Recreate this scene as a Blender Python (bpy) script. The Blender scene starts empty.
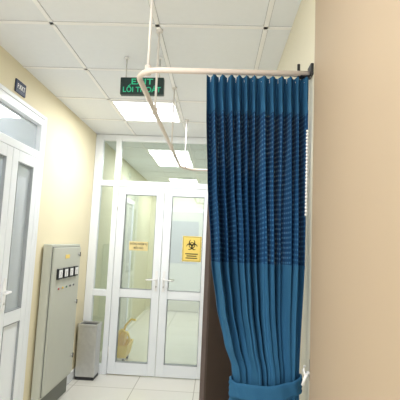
import bpy, bmesh, math, random
from mathutils import Matrix, Vector
random.seed(4)
scene=bpy.context.scene
col=scene.collection
scene.view_settings.view_transform='Standard'
scene.view_settings.look='None'
scene.view_settings.exposure=0.0

# ---------------- materials ----------------
def srgb(r,g,b):
    def f(c):
        c/=255.0
        return c/12.92 if c<=0.04045 else ((c+0.055)/1.055)**2.4
    return (f(r),f(g),f(b),1)
def mat(name,rgb,rough=0.5,metal=0.0,noise=0.0,nscale=8,bump=0.0,spec=0.5,emit=0,bscale=None):
    m=bpy.data.materials.new(name); m.use_nodes=True
    nt=m.node_tree; b=nt.nodes['Principled BSDF']
    c=srgb(*rgb)
    b.inputs['Base Color'].default_value=c
    b.inputs['Roughness'].default_value=rough
    b.inputs['Metallic'].default_value=metal
    b.inputs['Specular IOR Level'].default_value=spec
    if noise>0 or bump>0:
        tc=nt.nodes.new('ShaderNodeTexCoord')
        n=nt.nodes.new('ShaderNodeTexNoise'); n.inputs['Scale'].default_value=nscale; n.inputs['Detail'].default_value=5
        nt.links.new(tc.outputs['Object'],n.inputs['Vector'])
        if noise>0:
            mx=nt.nodes.new('ShaderNodeMix'); mx.data_type='RGBA'
            mx.inputs['A'].default_value=tuple(x*(1-noise) for x in c[:3])+(1,)
            mx.inputs['B'].default_value=tuple(min(1,x*(1+noise)) for x in c[:3])+(1,)
            nt.links.new(n.outputs['Fac'],mx.inputs['Factor'])
            nt.links.new(mx.outputs['Result'],b.inputs['Base Color'])
        if bump>0:
            n2=nt.nodes.new('ShaderNodeTexNoise'); n2.inputs['Scale'].default_value=bscale or nscale*8
            nt.links.new(tc.outputs['Object'],n2.inputs['Vector'])
            bp=nt.nodes.new('ShaderNodeBump'); bp.inputs['Strength'].default_value=bump; bp.inputs['Distance'].default_value=0.002
            nt.links.new(n2.outputs['Fac'],bp.inputs['Height'])
            nt.links.new(bp.outputs['Normal'],b.inputs['Normal'])
    if emit>0:
        b.inputs['Emission Color'].default_value=c
        b.inputs['Emission Strength'].default_value=emit
    return m

M_wallL=mat('paint_cream_yellow',(236,226,194),0.6,noise=.03,nscale=3,bump=.1)
M_wallR=mat('paint_dim_lit_tan',(184,165,142),0.5,noise=.04,nscale=2,bump=.1)  # tan colour stands in for dimmer, warm indirect light on this wall
M_wallF=mat('paint_cream_pale',(234,228,208),0.6,noise=.03,nscale=3,bump=.1)
M_wallB=mat('paint_green_cream',(216,218,194),0.6,noise=.04,nscale=3)
M_ceil=mat('ceiling_board',(243,246,250),0.8,noise=.02,nscale=30,bump=.2,bscale=300)
M_tbar=mat('ceiling_tbar',(255,255,255),0.4,noise=.01)
M_gap=mat('ceiling_shadow_gap',(196,197,200),0.8,noise=.01)
M_alu=mat('white_powder_coat',(242,246,250),0.3,noise=.015,nscale=6)
M_gask=mat('gasket_grey',(160,165,168),0.6,noise=.05)
M_steel=mat('brushed_steel',(206,206,204),0.38,metal=.75,noise=.12,nscale=30)
M_dark=mat('dark_plastic',(35,35,38),0.5,noise=.05)
M_cab=mat('cabinet_grey',(196,198,186),0.45,noise=.03,nscale=5)
M_cabd=mat('cabinet_seam',(120,122,115),0.6,noise=.03)
M_brown=mat('dark_brown_wood',(74,60,56),0.4,noise=.12,nscale=9)
M_brown2=mat('dark_brown_edge',(98,84,80),0.4,noise=.12,nscale=9)
M_rail=mat('rail_beige_enamel',(226,214,204),0.35,noise=.02)
M_hang=mat('hanger_white',(238,234,230),0.35,noise=.02)
M_blue=mat('curtain_blue_cloth',(46,94,130),0.85,noise=.08,nscale=12,bump=.3,bscale=500,spec=.12)
M_green=mat('exit_text_green',(36,175,130),0.5,emit=.4)
M_exit=mat('exit_face_dark',(10,44,42),0.35,noise=.05)
M_yel=mat('yellow_plastic',(245,205,40),0.4,noise=.04)
M_sign=mat('sign_yellow',(240,212,112),0.5,noise=.02)
M_signw=mat('sign_pale_gold',(226,208,150),0.5,noise=.02)
M_navy=mat('sign_navy',(40,56,88),0.4,noise=.02)
M_white=mat('white_plastic',(245,245,245),0.4,noise=.01)
M_black=mat('black_ink',(15,15,15),0.6,noise=.01)
M_ink=mat('brown_ink',(30,26,22),0.6,noise=.01)
M_red=mat('red_lamp',(170,50,40),0.35,noise=.02)
M_grn=mat('green_button',(60,120,80),0.35,noise=.02)
M_lamp=mat('lamp_diffuser',(255,255,255),0.5,emit=7)

def glass(name,tint,milk=0.0,milkc=(230,240,246),refl=1.2,base=.03):
    m=bpy.data.materials.new(name); m.use_nodes=True
    nt=m.node_tree; nt.nodes.clear()
    o=nt.nodes.new('ShaderNodeOutputMaterial'); t=nt.nodes.new('ShaderNodeBsdfTransparent')
    t.inputs[0].default_value=tint
    g=nt.nodes.new('ShaderNodeBsdfGlossy'); g.inputs['Roughness'].default_value=.03
    mx=nt.nodes.new('ShaderNodeMixShader'); fr=nt.nodes.new('ShaderNodeFresnel'); fr.inputs[0].default_value=1.5
    mt=nt.nodes.new('ShaderNodeMath'); mt.operation='MULTIPLY_ADD'; mt.inputs[1].default_value=refl; mt.inputs[2].default_value=base
    src=t.outputs[0]
    if milk>0:
        d=nt.nodes.new('ShaderNodeBsdfDiffuse'); d.inputs[0].default_value=srgb(*milkc)
        tr=nt.nodes.new('ShaderNodeBsdfTranslucent'); tr.inputs[0].default_value=srgb(*milkc)
        a=nt.nodes.new('ShaderNodeMixShader'); a.inputs[0].default_value=.5
        nt.links.new(d.outputs[0],a.inputs[1]); nt.links.new(tr.outputs[0],a.inputs[2])
        c=nt.nodes.new('ShaderNodeMixShader'); c.inputs[0].default_value=milk
        nt.links.new(t.outputs[0],c.inputs[1]); nt.links.new(a.outputs[0],c.inputs[2]); src=c.outputs[0]
    nt.links.new(fr.outputs[0],mt.inputs[0]); nt.links.new(mt.outputs[0],mx.inputs[0])
    nt.links.new(src,mx.inputs[1]); nt.links.new(g.outputs[0],mx.inputs[2]); nt.links.new(mx.outputs[0],o.inputs[0])
    return m
M_glass=glass('clear_glass',(.86,.90,.87,1),refl=2.2,base=.08)
M_milk=glass('hazy_film_glass',(.95,.98,1,1),.6,milkc=(236,245,252),refl=1.6,base=.06)
def floor_mat():
    m=mat('floor_porcelain',(226,222,210),0.12)
    nt=m.node_tree; b=nt.nodes['Principled BSDF']
    tc=nt.nodes.new('ShaderNodeTexCoord'); br=nt.nodes.new('ShaderNodeTexBrick')
    br.offset=0; br.inputs['Scale'].default_value=1
    br.inputs['Brick Width'].default_value=.6; br.inputs['Row Height'].default_value=.6; br.inputs['Mortar Size'].default_value=.004
    br.inputs['Color1'].default_value=srgb(230,228,220); br.inputs['Color2'].default_value=srgb(225,223,215); br.inputs['Mortar'].default_value=srgb(180,176,165)
    mp=nt.nodes.new('ShaderNodeMapping'); mp.inputs['Location'].default_value=(.15,.1,0)
    nt.links.new(tc.outputs['Object'],mp.inputs[0]); nt.links.new(mp.outputs[0],br.inputs['Vector']); nt.links.new(br.outputs['Color'],b.inputs['Base Color'])
    return m
M_floor=floor_mat()
def net_mat():
    m=mat('curtain_netting',(30,80,130),0.9,spec=.1)
    nt=m.node_tree; b=nt.nodes['Principled BSDF']
    uv=nt.nodes.new('ShaderNodeUVMap'); uv.uv_map='UVMap'
    sp=nt.nodes.new('ShaderNodeSeparateXYZ'); nt.links.new(uv.outputs[0],sp.inputs[0])
    def M(op,a,bv,c=None):
        n=nt.nodes.new('ShaderNodeMath'); n.operation=op
        for i,v in enumerate((a,bv,c)):
            if v is None: continue
            if isinstance(v,(int,float)): n.inputs[i].default_value=v
            else: nt.links.new(v,n.inputs[i])
        return n.outputs[0]
    def pulse(o,period,w):
        f=M('FRACT',M('DIVIDE',o,period),0); d=M('ABSOLUTE',M('SUBTRACT',f,.5),0)
        mr=nt.nodes.new('ShaderNodeMapRange'); mr.inputs['From Min'].default_value=w/2+.1; mr.inputs['From Max'].default_value=w/2-.1
        nt.links.new(d,mr.inputs['Value']); return mr.outputs[0]
    rows=pulse(sp.outputs['Y'],.0195,.34); cols=pulse(sp.outputs['X'],.015,.66)
    lit=M('MULTIPLY',rows,cols)
    nz=nt.nodes.new('ShaderNodeTexNoise'); nz.inputs['Scale'].default_value=18; nt.links.new(uv.outputs[0],nz.inputs['Vector'])
    lit2=M('MULTIPLY',lit,M('MULTIPLY_ADD',nz.outputs['Fac'],.9,.35))
    mx=nt.nodes.new('ShaderNodeMix'); mx.data_type='RGBA'
    mx.inputs['A'].default_value=srgb(24,60,98); mx.inputs['B'].default_value=srgb(60,112,152)
    nt.links.new(lit2,mx.inputs['Factor']); nt.links.new(mx.outputs['Result'],b.inputs['Base Color'])
    nt.links.new(M('SUBTRACT',1.0,M('MULTIPLY',lit,.05)),b.inputs['Alpha'])
    return m
M_net=net_mat()

# ---------------- mesh helpers ----------------
class MB:
    def __init__(s): s.bm=bmesh.new(); s.mats=[]
    def mi(s,m):
        if m not in s.mats: s.mats.append(m)
        return s.mats.index(m)
    def box(s,x0,x1,y0,y1,z0,z1,m,bev=0,M=None):
        t=bmesh.new(); bmesh.ops.create_cube(t,size=1)
        for v in t.verts:
            v.co=Vector(((x0+x1)/2+v.co.x*(x1-x0),(y0+y1)/2+v.co.y*(y1-y0),(z0+z1)/2+v.co.z*(z1-z0)))
        if bev>0: bmesh.ops.bevel(t,geom=t.edges[:],offset=bev,segments=2,affect='EDGES',profile=.5)
        s._add(t,m,M); return s
    def _add(s,t,m,M=None,smooth=False):
        i=s.mi(m)
        if M is not None: bmesh.ops.transform(t,matrix=M,verts=t.verts)
        bmesh.ops.recalc_face_normals(t,faces=t.faces)
        for f in t.faces: f.material_index=i; f.smooth=smooth
        me=bpy.data.meshes.new('tmp'); t.to_mesh(me); t.free(); s.bm.from_mesh(me); bpy.data.meshes.remove(me)
    def cyl(s,p0,p1,r,m,seg=20,r2=None):
        p0=Vector(p0);p1=Vector(p1); d=p1-p0
        t=bmesh.new(); bmesh.ops.create_cone(t,cap_ends=True,segments=seg,radius1=r,radius2=r if r2 is None else r2,depth=d.length)
        R=d.to_track_quat('Z','Y').to_matrix().to_4x4(); M=Matrix.Translation((p0+p1)/2)@R
        s._add(t,m,M,True); return s
    def ball(s,p,r,m,seg=8):
        t=bmesh.new(); bmesh.ops.create_uvsphere(t,u_segments=seg,v_segments=seg//2+1,radius=r)
        s._add(t,m,Matrix.Translation(p),True); return s
    def tube(s,pts,r,m,seg=12,closed=False,ry=None):
        pts=[Vector(p) for p in pts]; n=len(pts); t=bmesh.new(); rings=[]
        for i,p in enumerate(pts):
            a=pts[(i-1)%n] if (closed or i>0) else p; b=pts[(i+1)%n] if (closed or i<n-1) else p
            d=(b-a).normalized(); up=Vector((0,0,1))
            if abs(d.z)>.95: up=Vector((1,0,0))
            u=d.cross(up).normalized(); w=u.cross(d).normalized()
            rings.append([t.verts.new(p+u*math.cos(2*math.pi*k/seg)*r+w*math.sin(2*math.pi*k/seg)*(ry or r)) for k in range(seg)])
        rng=range(n) if closed else range(n-1)
        for i in rng:
            A=rings[i];B=rings[(i+1)%n]
            for k in range(seg): t.faces.new((A[k],A[(k+1)%seg],B[(k+1)%seg],B[k]))
        if not closed: t.faces.new(rings[0]); t.faces.new(rings[-1][::-1])
        s._add(t,m,None,True); return s
    def obj(s,name,parent=None,label=None,cat=None,kind=None,group=None,M=None):
        me=bpy.data.meshes.new(name); s.bm.to_mesh(me); s.bm.free()
        for m in s.mats: me.materials.append(m)
        o=bpy.data.objects.new(name,me); col.objects.link(o)
        if M is not None: o.matrix_world=M
        tag(o,parent,label,cat,kind,group); return o
def tag(o,parent=None,label=None,cat=None,kind=None,group=None):
    if parent: o.parent=parent
    if label: o['label']=label
    if cat: o['category']=cat
    if kind: o['kind']=kind
    if group: o['group']=group
def empty(name,loc,label,cat,kind=None,group=None):
    o=bpy.data.objects.new(name,None); o.empty_display_size=.1; col.objects.link(o)
    o.location=loc; tag(o,None,label,cat,kind,group); return o
def adopt(p,kids):
    bpy.context.view_layer.update()
    for k in kids:
        k.parent=p; k.matrix_parent_inverse=p.matrix_world.inverted()
def text(name,body,size,M,m,ext=.001,align='CENTER',sx=1,bold=.012):
    c=bpy.data.curves.new(name,'FONT'); c.body=body; c.size=size; c.extrude=ext; c.align_x=align; c.align_y='CENTER'
    c.offset=size*bold
    t=bpy.data.objects.new('t',c); col.objects.link(t); bpy.context.view_layer.update()
    me=bpy.data.meshes.new_from_object(t.evaluated_get(bpy.context.evaluated_depsgraph_get()))
    bpy.data.objects.remove(t); me.name=name
    me.transform(M@Matrix.Diagonal((sx,1,1,1)))
    me.materials.clear(); me.materials.append(m)
    o=bpy.data.objects.new(name,me); col.objects.link(o); return o
FRONT=Matrix.Rotation(math.pi/2,4,'X')
SIDEX=Matrix.Rotation(math.pi/2,4,'Z')@Matrix.Rotation(math.pi/2,4,'X')
T=Matrix.Translation

XL=-1.42; XR=.37; XN=.35; YN=1.48; YB=4.5; H=2.66; YE=8.6; Y0=-1.6

# ---------------- shell ----------------
b=MB(); b.box(-3.3,1.2,Y0,YE+.1,-.1,0,M_floor); b.obj('floor',label='glossy off-white porcelain tile floor',cat='floor',kind='structure')
b=MB(); b.box(-3.3,1.2,Y0,YE+.1,H,H+.1,M_ceil)
for x in (-.97,-.37,.23):
    b.box(x-.012,x+.012,Y0,YE,H-.005,H+.001,M_tbar)
    b.box(x-.015,x+.015,Y0,YE,H-.0015,H+.001,M_gap)
y=2.1-.6*6
while y<YE:
    b.box(XL,XR,y-.012,y+.012,H-.005,H+.001,M_tbar)
    b.box(XL,XR,y-.015,y+.015,H-.0015,H+.001,M_gap)
    y+=.6
b.obj('ceiling',label='suspended ceiling of white square mineral tiles',cat='ceiling',kind='structure')
DA,DB,DZ=1.85,3.10,2.39
b=MB()
b.box(XL-.12,XL,Y0,DA,0,H,M_wallL); b.box(XL-.12,XL,DB,YB,0,H,M_wallL); b.box(XL-.12,XL,YB,YE,0,H,M_wallB); b.box(XL-.12,XL,DA,DB,DZ,H,M_wallL)
b.obj('wall_left',label='pale yellow painted wall with glazed door opening',cat='wall',kind='structure')
b=MB(); b.box(XN,XN+.6,Y0,YN,0,H,M_wallR,.004)
b.obj('wall_right',label='painted wall ending in a corner, dim warm light coloured in as tan',cat='wall',kind='structure')
b=MB(); b.box(XR,XR+.5,YN+.002,YE,0,H,M_wallF)
b.obj('wall_right_recess',label='cream painted wall beyond the corner',cat='wall',kind='structure')
b=MB(); b.box(XL,XR,YE,YE+.1,0,H,M_wallB)
b.obj('wall_far_end',label='greenish cream wall at end of the inner corridor',cat='wall',kind='structure')
b=MB(); b.box(-3.3,-3.2,Y0,YE,0,H,M_wallF); b.box(-3.2,XL-.12,4.0,4.1,0,H,M_wallF); b.box(-3.2,XL-.12,.3,.4,0,H,M_wallF)
b.obj('wall_side_room',label='pale cream walls of the adjoining room',cat='wall',kind='structure')
b=MB(); b.box(XL,XL+.012,DB+.001,YB-.04,0,.1,M_alu,.002)
b.obj('baseboard_left',label='white skirting tile along yellow wall',cat='baseboard',kind='structure')

# ---------------- glazed leaf builder ----------------
def leaf(x0,x1,z0,z1,yc,t,mid,panel_bottom=False,st=.085,gm=None):
    gm=gm or M_glass
    b=MB()
    b.box(x0,x0+st,yc-t/2,yc+t/2,z0,z1,M_alu,.006); b.box(x1-st,x1,yc-t/2,yc+t/2,z0,z1,M_alu,.006)
    b.box(x0+st,x1-st,yc-t/2,yc+t/2,z1-st,z1,M_alu,.005); b.box(x0+st,x1-st,yc-t/2,yc+t/2,z0,z0+st*1.5,M_alu,.005)
    b.box(x0+st,x1-st,yc-t/2,yc+t/2,mid,mid+.09,M_alu,.005)
    g=.005
    for (za,zb) in ((mid+.09,z1-st),(z0+st*1.5,mid)):
        for xx in (x0+st,x1-st-g): b.box(xx,xx+g,yc-t/2-.001,yc+t/2+.001,za,zb,M_gask)
        for zz in (za,zb-g): b.box(x0+st,x1-st,yc-t/2-.001,yc+t/2+.001,zz,zz+g,M_gask)
    p=MB()
    p.box(x0+st-.005,x1-st+.005,yc-.003,yc+.003,mid+.085,z1-st+.005,gm)
    if panel_bottom: b.box(x0+st,x1-st,yc-.012,yc+.012,z0+st*1.5,mid,M_alu)
    else: p.box(x0+st-.005,x1-st+.005,yc-.003,yc+.003,z0+st*1.5-.005,mid+.005,gm)
    return b,p
def handle(x,z,y,side):
    b=MB(); b.box(x-.016,x+.016,y-.008,y,z-.11,z+.11,M_white,.004)
    b.cyl((x,y-.006,z+.02),(x,y-.05,z+.02),.008,M_white)
    b.tube([(x,y-.05,z+.02),(x+side*.03,y-.054,z+.02),(x+side*.07,y-.052,z+.016),(x+side*.11,y-.046,z+.014)],.008,M_white)
    b.cyl((x,y-.012,z-.06),(x,y-.006,z-.06),.009,M_steel)
    return b

# ---------------- back partition ----------------
yc=YB; TOP=H-.004
b=MB(); t=.08
def fr(x0,x1,z0,z1): b.box(x0,x1,yc-t/2,yc+t/2,z0,z1,M_alu,.005)
fr(XL+.002,-1.33,0,TOP); fr(-1.18,-1.12,0,TOP); fr(-.05,.005,0,TOP); fr(.30,XR-.002,0,TOP)
for a_,b_ in((-1.33,-1.18),(-1.12,-.05),(.005,.30)):
    fr(a_,b_,2.585,TOP); fr(a_,b_,2.06,2.125)
for a_,b_ in((-1.33,-1.18),(.005,.30)):
    fr(a_,b_,0,.1); fr(a_,b_,.83,.90)
P=b.obj('door_1',label='white aluminium glazed partition with double doors and transom',cat='door',kind='structure')
g=MB()
for x0,x1 in((-1.33,-1.18),(-1.12,-.05),(.005,.30)): g.box(x0,x1,yc-.003,yc+.003,2.125,2.585,M_glass)
for x0,x1 in((-1.33,-1.18),(.005,.30)):
    g.box(x0,x1,yc-.003,yc+.003,.9,2.06,M_glass); g.box(x0,x1,yc-.003,yc+.003,.1,.83,M_glass)
g.obj('glass_pane',P)
for (x0,x1,hx,sd) in((-1.115,-.592,-.629,-1),(-.586,-.055,-.549,1)):
    b2,p2=leaf(x0,x1,.01,2.055,yc-.02,.05,.83)
    L=b2.obj('door_leaf',P); p2.obj('glass_pane',L)
    handle(hx,1.02,yc-.045,sd).obj('handle',L,label='white lever handle on long backplate')
    h=MB()
    hxx=x0+.005 if sd==-1 else x1-.005
    for z in (.25,1.85): h.cyl((hxx,yc-.052,z-.05),(hxx,yc-.052,z+.05),.008,M_white)
    h.obj('hinge',L)

b=MB(); b.box(-.955,-.745,yc-.050,yc-.047,1.345,1.445,M_signw,.001)
S=b.obj('door_notice',label='small pale gold door notice with dark lettering',cat='sign')
for s,z in(('KHÔNG NHIỆM VỤ',1.418),('MIỄN VÀO',1.373)):
    o=text('lettering',s,.030,T((-.85,yc-.0512,z))@FRONT,M_ink,.0004,sx=.74,bold=.01); adopt(S,[o])
b=MB(); b.box(-.36,-.15,yc-.050,yc-.047,1.25,1.53,M_sign,.001)
for q in((-.352,-.349,1.258,1.522),(-.161,-.158,1.258,1.522)): b.box(q[0],q[1],yc-.0506,yc-.05,q[2],q[3],M_black)
b.box(-.352,-.158,yc-.0506,yc-.05,1.258,1.261,M_black); b.box(-.352,-.158,yc-.0506,yc-.05,1.519,1.522,M_black)
S=b.obj('biohazard_sign',label='yellow biohazard warning sign on the glazed door',cat='sign')
b=MB(); cx,cz=-.255,1.43
def arc(cx,cz,r,w,a0,a1,m=M_black,n=24,dy=.0510,taper=False):
    t=bmesh.new(); R=[]
    for i in range(n+1):
        a=a0+(a1-a0)*i/n; ww=w*(math.sin(math.pi*i/n)**.5 if taper else 1)+.0005
        R.append([t.verts.new((cx+math.cos(a)*(r-ww/2),yc-dy,cz+math.sin(a)*(r-ww/2))),t.verts.new((cx+math.cos(a)*(r+ww/2),yc-dy,cz+math.sin(a)*(r+ww/2)))])
    for i in range(n): t.faces.new((R[i][0],R[i+1][0],R[i+1][1],R[i][1]))
    b._add(t,m)
for k in range(3):
    a=math.pi/2+k*2*math.pi/3
    arc(cx+math.cos(a)*.033,cz+math.sin(a)*.033,.030,.013,a+math.radians(28)-2*math.pi,a-math.radians(28),taper=True)
arc(cx,cz,.030,.008,0,2*math.pi)
arc(cx,cz,.008,.008,0,2*math.pi)
for z,w in((1.335,.07),(1.312,.055),(1.289,.065)): b.box(cx-w,cx+w,yc-.0512,yc-.0504,z-.005,z+.005,M_black)
b.obj('biohazard_symbol',S,label='black three-lobed biohazard symbol')

# ---------------- side door in left wall ----------------
MS=Matrix(((0,-1,0,XL-.03),(1,0,0,0),(0,0,1,0),(0,0,0,1)))
b=MB(); t=.085
def f2(x0,x1,z0,z1): b.box(x0,x1,-t/2,t/2,z0,z1,M_alu,.005)
f2(DA+.002,DA+.06,0,DZ-.002); f2(DB-.06,DB-.002,0,DZ-.002); f2(DA+.06,DB-.06,DZ-.06,DZ-.002); f2(DA+.06,DB-.06,2.06,2.12)
P2=b.obj('door_2',label='white framed glazed side door with transom',cat='door',kind='structure',M=MS)
g=MB(); g.box(DA+.06,DB-.06,-.003,.003,2.12,DZ-.06,M_milk); g.obj('glass_pane',P2)
for (x0,x1,hx,sd) in((2.645,3.035,2.685,1),(1.915,2.64,2.59,-1)):
    b2,p2=leaf(x0,x1,.01,2.058,-.02,.05,.84,True,st=.08,gm=M_milk)
    L=b2.obj('door_leaf',P2); p2.obj('glass_pane',L)
    if sd==1: handle(hx,1.06,-.045,-.8).obj('handle',L,label='white lever handle on long backplate')
b=MB()
b.box(XL,XL+.012,DB-.002,DB+.03,0,DZ+.03,M_alu,.003); b.box(XL,XL+.012,DA-.03,DB,DZ,DZ+.03,M_alu,.003); b.box(XL,XL+.012,DA-.03,DA,0,DZ,M_alu,.003)
b.obj('trim_1',label='white trim around the side door',cat='trim',kind='structure')
b=MB(); b.box(XL,XL+.012,2.60,2.74,2.445,2.535,M_navy,.003)
S=b.obj('room_sign',label='dark blue room plate with white letters on yellow wall',cat='sign')
o=text('lettering','P.KKT',.048,T((XL+.0125,2.67,2.49))@SIDEX,M_white,.0005,sx=.85); adopt(S,[o])

# ---------------- dark brown open door ----------------
hx,hy=.362,3.68; ex,ey=-.055,3.03
L=math.hypot(hx-ex,hy-ey); ang=math.atan2(ey-hy,ex-hx)
MD=T((hx,hy,0))@Matrix.Rotation(ang,4,'Z')
b=MB(); b.box(.02,L-.03,-.018,.018,.01,2.07,M_brown,.002); b.box(L-.03,L,-.02,.02,.01,2.07,M_brown2,.004)
D3=b.obj('door_3',label='dark brown flush door leaf standing open',cat='door',kind='structure',M=MD)
b=MB(); b.box(XR-.015,XR,3.66,3.74,0,2.12,M_brown,.003); b.box(XR-.015,XR,2.86,2.94,0,2.12,M_brown,.003); b.box(XR-.015,XR,2.94,3.66,2.07,2.12,M_brown,.003)
b.obj('trim_2',label='dark brown door casing on cream wall',cat='trim',kind='structure')

# ---------------- inner corridor end ----------------
b=MB(); x0,x1=-1.15,-.2; y=YE-.03
b.box(x0,x0+.07,y-.03,y+.03,0,2.1,M_alu,.004); b.box(x1-.07,x1,y-.03,y+.03,0,2.1,M_alu,.004); b.box(x0,x1,y-.03,y+.03,2.1,2.17,M_alu,.004)
b.box(x0+.07,x1-.07,y-.02,y+.02,.01,2.1,M_cab,.003)
b.box(x0+.16,x1-.16,y-.026,y-.02,1.0,1.9,M_gask)
b.obj('door_4',label='grey door with white frame at corridor end',cat='door',kind='structure')
b=MB(); y0,y1=5.8,6.7
b.box(XL,XL+.03,y0,y0+.07,0,2.1,M_alu,.004); b.box(XL,XL+.03,y1-.07,y1,0,2.1,M_alu,.004); b.box(XL,XL+.03,y0+.07,y1-.07,2.03,2.1,M_alu,.004)
b.box(XL,XL+.015,y0+.07,y1-.07,.01,2.03,M_cab,.003)
b.obj('door_5',label='grey side door with white frame in inner corridor',cat='door',kind='structure')
b=MB(); y0,y1=5.3,6.5
b.box(XR-.03,XR,y0,y0+.07,0,2.1,M_alu,.004); b.box(XR-.03,XR,y1-.07,y1,0,2.1,M_alu,.004); b.box(XR-.03,XR,y0+.07,y1-.07,2.03,2.1,M_alu,.004)
b.box(XR-.015,XR,y0+.07,y1-.07,.01,2.03,M_gask,.003)
b.obj('door_6',label='dark grey side door with white frame in inner corridor',cat='door',kind='structure')

# ---------------- yellow mop bucket ----------------
E=empty('mop_bucket',(-1.10,4.98,0),'yellow plastic mop bucket trolley behind glazed doors','bucket')
def bx(m,z0,z1,a0,b0,a1,b1,mm):
    t=bmesh.new(); lo=[t.verts.new((sx*a0,sy*b0,z0)) for sx,sy in((-1,-1),(1,-1),(1,1),(-1,1))]; hi=[t.verts.new((sx*a1,sy*b1,z1)) for sx,sy in((-1,-1),(1,-1),(1,1),(-1,1))]
    t.faces.new(lo[::-1]); 
    for i in range(4): t.faces.new((lo[i],lo[(i+1)%4],hi[(i+1)%4],hi[i]))
    li=[t.verts.new((v.co.x*.9,v.co.y*.9,z0+.02)) for v in lo]; hi2=[t.verts.new((v.co.x*.92,v.co.y*.92,z1)) for v in hi]
    for i in range(4): t.faces.new((hi[i],hi[(i+1)%4],hi2[(i+1)%4],hi2[i])); t.faces.new((hi2[i],hi2[(i+1)%4],li[(i+1)%4],li[i]))
    t.faces.new(li); m._add(t,mm)
b=MB(); bx(b,.07,.22,.10,.14,.125,.18,M_yel); 
b.obj('bucket_body',E)
b=MB(); bx(b,.20,.33,.05,.06,.075,.09,M_yel); b.obj('wringer',E)
b=MB(); b.tube([(.10,-.16,.21),(.15,-.17,.28),(.12,-.16,.36),(.04,-.15,.40),(-.03,-.15,.34),(-.10,-.15,.30),(-.11,-.15,.21)],.013,M_yel); b.obj('carry_handle',E)
b=MB(); b.tube([(.0,.1,.30),(.03,.12,.40),(.09,.13,.47),(.15,.13,.46)],.014,M_yel); b.obj('push_handle',E)
for sx,sy in((-.07,-.11),(.07,-.11),(.07,.11),(-.07,.11)):
    b=MB(); b.cyl((sx-.012,sy,.03),(sx+.012,sy,.03),.03,M_dark); b.box(sx-.014,sx+.014,sy-.01,sy+.01,.045,.075,M_steel); b.obj('caster',E)

# ---------------- electrical cabinet ----------------
C0,C1=3.26,3.96; CX=XL+.08; Z0,Z1=.16,1.395
E=empty('electrical_cabinet',(XL+.05,(C0+C1)/2,0),'grey steel electrical cabinet with meters against yellow wall','cabinet')
k=[]
b=MB(); b.box(XL+.013,CX,C0,C1,Z0,Z1,M_cab,.004); k.append(b.obj('cabinet_body'))
b=MB(); b.box(XL+.03,CX-.02,C0+.03,C1-.03,0,Z0,M_cabd,.003); k.append(b.obj('plinth'))
b=MB(); b.box(CX+.001,CX+.005,C0+.02,C1-.02,Z0+.02,Z1-.02,M_cabd); b.box(CX+.003,CX+.018,C0+.026,C1-.026,Z0+.026,Z1-.026,M_cab,.004)
k.append(b.obj('cabinet_door')); dr=k[-1]
adopt(E,k); F=CX+.018
for i in range(4):
    yy=C0+.15+i*.13
    b=MB(); b.box(F,F+.02,yy-.045,yy+.045,1.10,1.19,M_dark,.003); b.box(F+.018,F+.022,yy-.037,yy+.037,1.115,1.18,M_white,.001)
    b.box(F+.0221,F+.023,yy-.003,yy+.003,1.12,1.165,M_black,M=None)
    b.obj('panel_meter',dr,label='square white-faced panel meter with black frame')
for i,m in enumerate((M_red,M_yel,M_grn,M_dark,M_dark)):
    yy=C0+.16+i*.09
    b=MB(); b.cyl((F,yy,1.02),(F+.006,yy,1.02),.012,M_steel); b.cyl((F+.006,yy,1.02),(F+.012,yy,1.02),.009,m); b.obj('indicator_lamp',dr)
for z in (1.3,.85,.35):
    b=MB(); b.cyl((F,C1-.07,z),(F+.012,C1-.07,z),.014,M_steel); b.box(F+.01,F+.018,C1-.075,C1-.065,z-.02,z+.02,M_dark,.001); b.obj('lock',dr)
b=MB(); b.box(F,F+.003,C0+.28,C0+.38,1.27,1.305,M_sign,.001); b.obj('warning_label',dr,label='small yellow label')

# ---------------- stainless bin ----------------
E=empty('waste_bin',(-1.295,4.34,0),'rectangular stainless steel bin with dark open top against yellow wall','bin')
b=MB(); b.box(-.10,.10,-.09,.09,.03,.53,M_steel,.008); b.obj('bin_body',E)
b=MB(); b.box(-.098,.098,-.088,.088,.0,.03,M_dark,.004); b.obj('bin_base',E,label='black plastic base')
b=MB()
for q in((-.105,.105,-.095,-.075),(-.105,.105,.075,.095),(-.105,-.085,-.075,.075),(.085,.105,-.075,.075)): b.box(q[0],q[1],q[2],q[3],.531,.562,M_steel,.004)
b.obj('rim',E)
b=MB(); b.box(-.085,.085,-.075,.075,.531,.541,M_dark,.001); b.obj('liner',E,label='dark bin opening liner')

# ---------------- exit sign ----------------
ex,ey,ez=-.515,2.5,2.456
E=empty('exit_sign',(ex,ey,ez),'dark green illuminated exit sign hanging from ceiling','exit sign')
E.rotation_euler=(0,math.radians(-1.2),0)
b=MB(); b.box(-.142,.142,-.02,.02,-.055,.06,M_exit,.005); b.obj('sign_body',E)
t1=text('lettering','EXIT',.054,T((0,-.0215,.028))@FRONT,M_green,.0006,sx=1.3); t1.parent=E
t2=text('lettering','LỐI THOÁT',.048,T((0,-.0215,-.025))@FRONT,M_green,.0006,sx=1.0); t2.parent=E
for sx in(-.11,.11):
    b=MB(); b.cyl((sx,0,.06),(sx,0,H-ez-.003),.004,M_steel,10); b.cyl((sx,0,H-ez-.014),(sx,0,H-ez-.003),.015,M_white); b.obj('hanging_rod',E)

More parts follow.
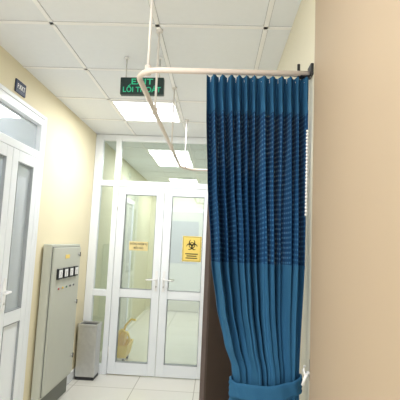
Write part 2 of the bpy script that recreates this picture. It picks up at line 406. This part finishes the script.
# ---------------- ceiling lights ----------------
def troffer(cx,cy,power):
    E=empty('ceiling_light',(cx,cy,H),'square recessed fluorescent ceiling light panel','ceiling light',group='recessed ceiling light panels')
    b=MB(); w=.286
    b.box(-w,w,-w,-w+.02,-.012,-.0,M_white); b.box(-w,w,w-.02,w,-.012,0,M_white); b.box(-w,-w+.02,-w+.02,w-.02,-.012,0,M_white); b.box(w-.02,w,-w+.02,w-.02,-.012,0,M_white)
    b.obj('light_frame',E)
    b=MB(); b.box(-w+.02,w-.02,-w+.02,w-.02,-.012,-.001,M_lamp,.003); b.obj('diffuser',E)
    l=bpy.data.lights.new('lamp','AREA'); l.energy=power; l.shape='SQUARE'; l.size=.5; l.color=(.96,.98,1)
    o=bpy.data.objects.new('lamp_light',l); col.objects.link(o); o.parent=E; o.location=(0,0,-.03)
    return E
troffer(-.67,3.6,20)
troffer(-.67,.6,20)  # out-of-view panel added overhead to light the near corridor
troffer(-.67,-.9,15)  # unseen panel added behind the camera for more light
troffer(-.67,6.0,24)
troffer(-.67,7.8,18)
troffer(-2.3,2.4,72)  # unseen side-room panel, added to brighten the room behind the milky glass

# ---------------- curtain rail ----------------
RZ=2.178; RY=1.60; RXc=-.365; BR=.11
E=empty('curtain_rail',(XR,RY,RZ),'beige metal curtain track suspended from ceiling by rods','curtain rail')
pts=[(XR-.004,RY,RZ),(RXc+BR,RY,RZ)]
for i in range(1,9):
    a=i/8*math.pi/2; pts.append((RXc+BR-BR*math.sin(a),RY+BR*(1-math.cos(a)),RZ))
for i in range(1,6): pts.append((RXc,RY+BR+(3.72-RY-BR)*i/6,RZ))
for i in range(0,9):
    a=i/8*math.pi/2; pts.append((RXc+.18-.18*math.cos(a),3.72+.18*math.sin(a),RZ))
pts+=[(XR-.004,3.90,RZ)]
b=MB(); b.tube(pts,.0125,M_rail,14,ry=.0125); k=[b.obj('track')]
for (x,y) in((RXc+.05,RY+.02),(RXc,2.15),(RXc,3.0),(RXc+.04,3.82),(.1,3.90)):
    b=MB(); b.cyl((x,y,RZ+.01),(x,y,H),.0064,M_hang,12); b.cyl((x,y,RZ-.013),(x,y,RZ+.026),.014,M_rail,12); b.cyl((x,y,H-.014),(x,y,H-.0),.02,M_hang,12); k.append(b.obj('hanger_rod'))
for y in(RY,3.90):
    b=MB(); b.box(XR-.012,XR,y-.03,y+.03,RZ-.012,RZ+.035,M_dark,.002); b.box(XR-.05,XR-.01,y-.018,y+.018,RZ-.016,RZ-.012,M_dark,.001); b.cyl((XR-.055,y,RZ-.016),(XR-.055,y,RZ+.04),.006,M_dark); k.append(b.obj('wall_bracket',label='dark metal end bracket'))
adopt(E,k)

# ---------------- curtain ----------------
CY=1.612; CT=RZ-.016
def lerp(tab,z):
    if z>=tab[0][0]: return tab[0][1]
    for (a,va),(b_,vb) in zip(tab,tab[1:]):
        if z>=b_:
            t=(a-z)/(a-b_); t=t*t*(3-2*t)*.35+t*.65
            return va+(vb-va)*t
    return tab[-1][1]
LX=[(2.18,-.064),(2.0,-.058),(1.7,-.046),(1.39,-.020),(1.22,.010),(1.08,.048),(1.0,.080),(.94,.086),(.74,.05),(.40,.03)]
RX=[(2.18,.358),(1.39,.354),(1.0,.338),(.93,.338),(.73,.35),(.40,.35)]
AMP=[(2.18,.016),(2.10,.020),(1.95,.036),(1.39,.044),(1.1,.038),(1.0,.024),(.93,.022),(.73,.035),(.40,.04)]
NF=12
TZ=.955
random.seed(23)
FA=[random.uniform(.5,1.3) for _ in range(40)]; FP=[random.uniform(-.38,.38) for _ in range(40)]
def sm(tab,x):
    i=int(math.floor(x)); f=x-i; f=f*f*(3-2*f); return tab[i]*(1-f)+tab[i+1]*f
def cpt(u,z):
    x0=lerp(LX,z); x1=lerp(RX,z); a=lerp(AMP,z)
    low=max(0,min(1,(2.08-z)/.5)); low2=max(0,min(1,(1.55-z)/.4))
    q=u*NF
    ph=2*math.pi*(q+sm(FP,q+1)*(.5+.5*low)+low*.12*math.sin(6*u+2.2*z))
    tieg=math.exp(-((z-TZ)/.16)**2)
    fa=sm(FA,q+3)*low+(1-low)*1.0
    sh=math.sin(ph); sh=math.copysign(abs(sh)**.9,sh)
    yy=CY-.01+a*fa*sh*(1-.3*low2)
    yy+=a*low*.5*math.sin(2*math.pi*q*.33+1.2+z*.8)
    yy+=a*low*(.14+.10*low2)*math.sin(2*math.pi*q*1.85+z*2.6+2*math.sin(q))
    if z>2.03: yy-=.010*max(0,math.cos(ph*3))*max(0,-math.sin(ph))*min(1,(z-2.03)/.05)
    yy-=tieg*.045*math.sin(math.pi*u)
    xx=x0+(x1-x0)*u+.008*math.cos(ph+z)*low
    return (min(xx,.364),max(yy,YN+.012),z)
def cloth(name,z0,z1,m,parent,du=0,extra=None):
    nu=380; nv=max(6,int((z1-z0)/.012))
    bm=bmesh.new(); uvl=bm.loops.layers.uv.new('UVMap'); G=[]
    s=[0]
    for i in range(nu): 
        a=Vector(cpt(i/nu,1.8)); c=Vector(cpt((i+1)/nu,1.8)); s.append(s[-1]+(c-a).length)
    for j in range(nv+1):
        z=z0+(z1-z0)*j/nv
        row=[]
        for i in range(nu+1):
            p=Vector(cpt(i/nu,z)); 
            if extra: p=extra(i/nu,p,(z-z0)/(z1-z0))
            p.y+=du; row.append(bm.verts.new(p))
        G.append(row)
    for j in range(nv):
        for i in range(nu):
            f=bm.faces.new((G[j][i],G[j][i+1],G[j+1][i+1],G[j+1][i])); f.smooth=True
            for l,(ii,jj) in zip(f.loops,((i,j),(i+1,j),(i+1,j+1),(i,j+1))):
                l[uvl].uv=(s[ii],z0+(z1-z0)*jj/nv+.006*math.sin(ii*.11)+.004*math.sin(ii*.047))
    me=bpy.data.meshes.new(name); bm.to_mesh(me); bm.free(); me.materials.append(m)
    o=bpy.data.objects.new(name,me); col.objects.link(o); tag(o,parent); 
    return o
E=empty('privacy_curtain',(.15,CY,RZ),'blue hospital privacy curtain gathered and tied beside wall','curtain')
k=[]
def headtop(u,p,t):
    p.z+=t*.002*math.sin(2*math.pi*NF*u)-t*.002; return p
o=cloth('curtain_heading',2.01,CT,M_blue,None,extra=headtop); k.append(o)
o=cloth('netting_panel',1.385,2.012,M_net,None); o['label']='open-weave blue netting panel'; k.append(o)
o=cloth('curtain_panel',.42,1.39,M_blue,None); o['label']='solid blue cloth lower panel'; k.append(o)
for z in(2.01,1.39):
    k.append(cloth('hem_band',z-.007,z+.007,M_blue,None,du=-.003))
for i in range(12):
    u=(i+.5)/12; x,y,z=cpt(u,2.15)
    b=MB(); b.tube([(x,RY+.014,RZ-.0155),(x,RY+.014,2.155),(x,y+.004,2.14)],.0022,M_white,8)
    k.append(b.obj('curtain_hook',label='white plastic glider hook'))
def tie(a,dz,r=0):
    cx,cy=.2095,1.576; rx,ry=.1325+r,.064+r
    c=math.cos(a); s=math.sin(a)
    x=cx+rx*abs(c)**.85*(1 if c>0 else -1); y=cy+ry*s+.003*math.sin(11*a+dz*40)
    return Vector((min(x,.362),max(y,YN+.006),TZ-.006+.10*(x-.222)+dz-.016*(1-abs(c))*(1 if s<0 else 0)+.002*math.sin(5*a)))
t=bmesh.new(); R=[]; n=96
prof=[(-.030,-.004),(-.028,.002),(-.020,.004),(-.011,.001),(-.003,.004),(.006,.001),(.014,.005),(.021,.001),(.028,.003),(.030,-.004)]
for i in range(n):
    a=2*math.pi*i/n
    R.append([t.verts.new(tie(a,dz+.003*math.sin(4*a+dz*60),r)) for dz,r in prof])
for i in range(n):
    A=R[i];B=R[(i+1)%n]
    for q in range(len(prof)-1): t.faces.new((A[q],B[q],B[q+1],A[q+1]))
b=MB(); b._add(t,M_blue,None,True); 
k.append(b.obj('tieback',label='creased blue cloth tieback band'))
b=MB(); b.tube([(.335,1.515,.975),(.345,1.508,1.01),(.352,1.512,1.02),(.356,1.53,1.005)],.006,M_white); k.append(b.obj('tieback_loop',label='white cord loop'))
b=MB()
for i in range(25): b.ball((.330,1.488,1.905-i*.0132),.0048,M_white)  # beads imitate light showing through mesh holes at the net's edge
b.cyl((.330,1.488,1.905),(.330,1.488,1.588),.0016,M_white,6)
k.append(b.obj('edge_light_beads',label='white beads standing in for light through the net edge'))
adopt(E,k)
b=MB(); b.box(XR-.008,XR,1.50,1.54,.985,1.06,M_steel,.002); b.tube([(XR-.006,1.51,1.02),(XR-.03,1.508,1.015),(XR-.036,1.508,1.03),(XR-.03,1.508,1.045)],.005,M_white)
b.obj('wall_hook',label='small metal tieback hook on wall corner',cat='hook')

# ---------------- world + camera ----------------
w=bpy.data.worlds.new('World'); scene.world=w; w.use_nodes=True
w.node_tree.nodes['Background'].inputs[0].default_value=(.92,.96,1,1); w.node_tree.nodes['Background'].inputs[1].default_value=1.9
cam=bpy.data.cameras.new('Camera'); cam.lens=36; cam.sensor_width=36; cam.clip_start=.02
co=bpy.data.objects.new('Camera',cam); col.objects.link(co)
co.matrix_world=T((0,0,1.47))@Matrix.Rotation(math.radians(2.43),4,'Z')@Matrix.Rotation(math.radians(96.0),4,'X')@Matrix.Rotation(math.radians(2.6),4,'Z')
scene.camera=co
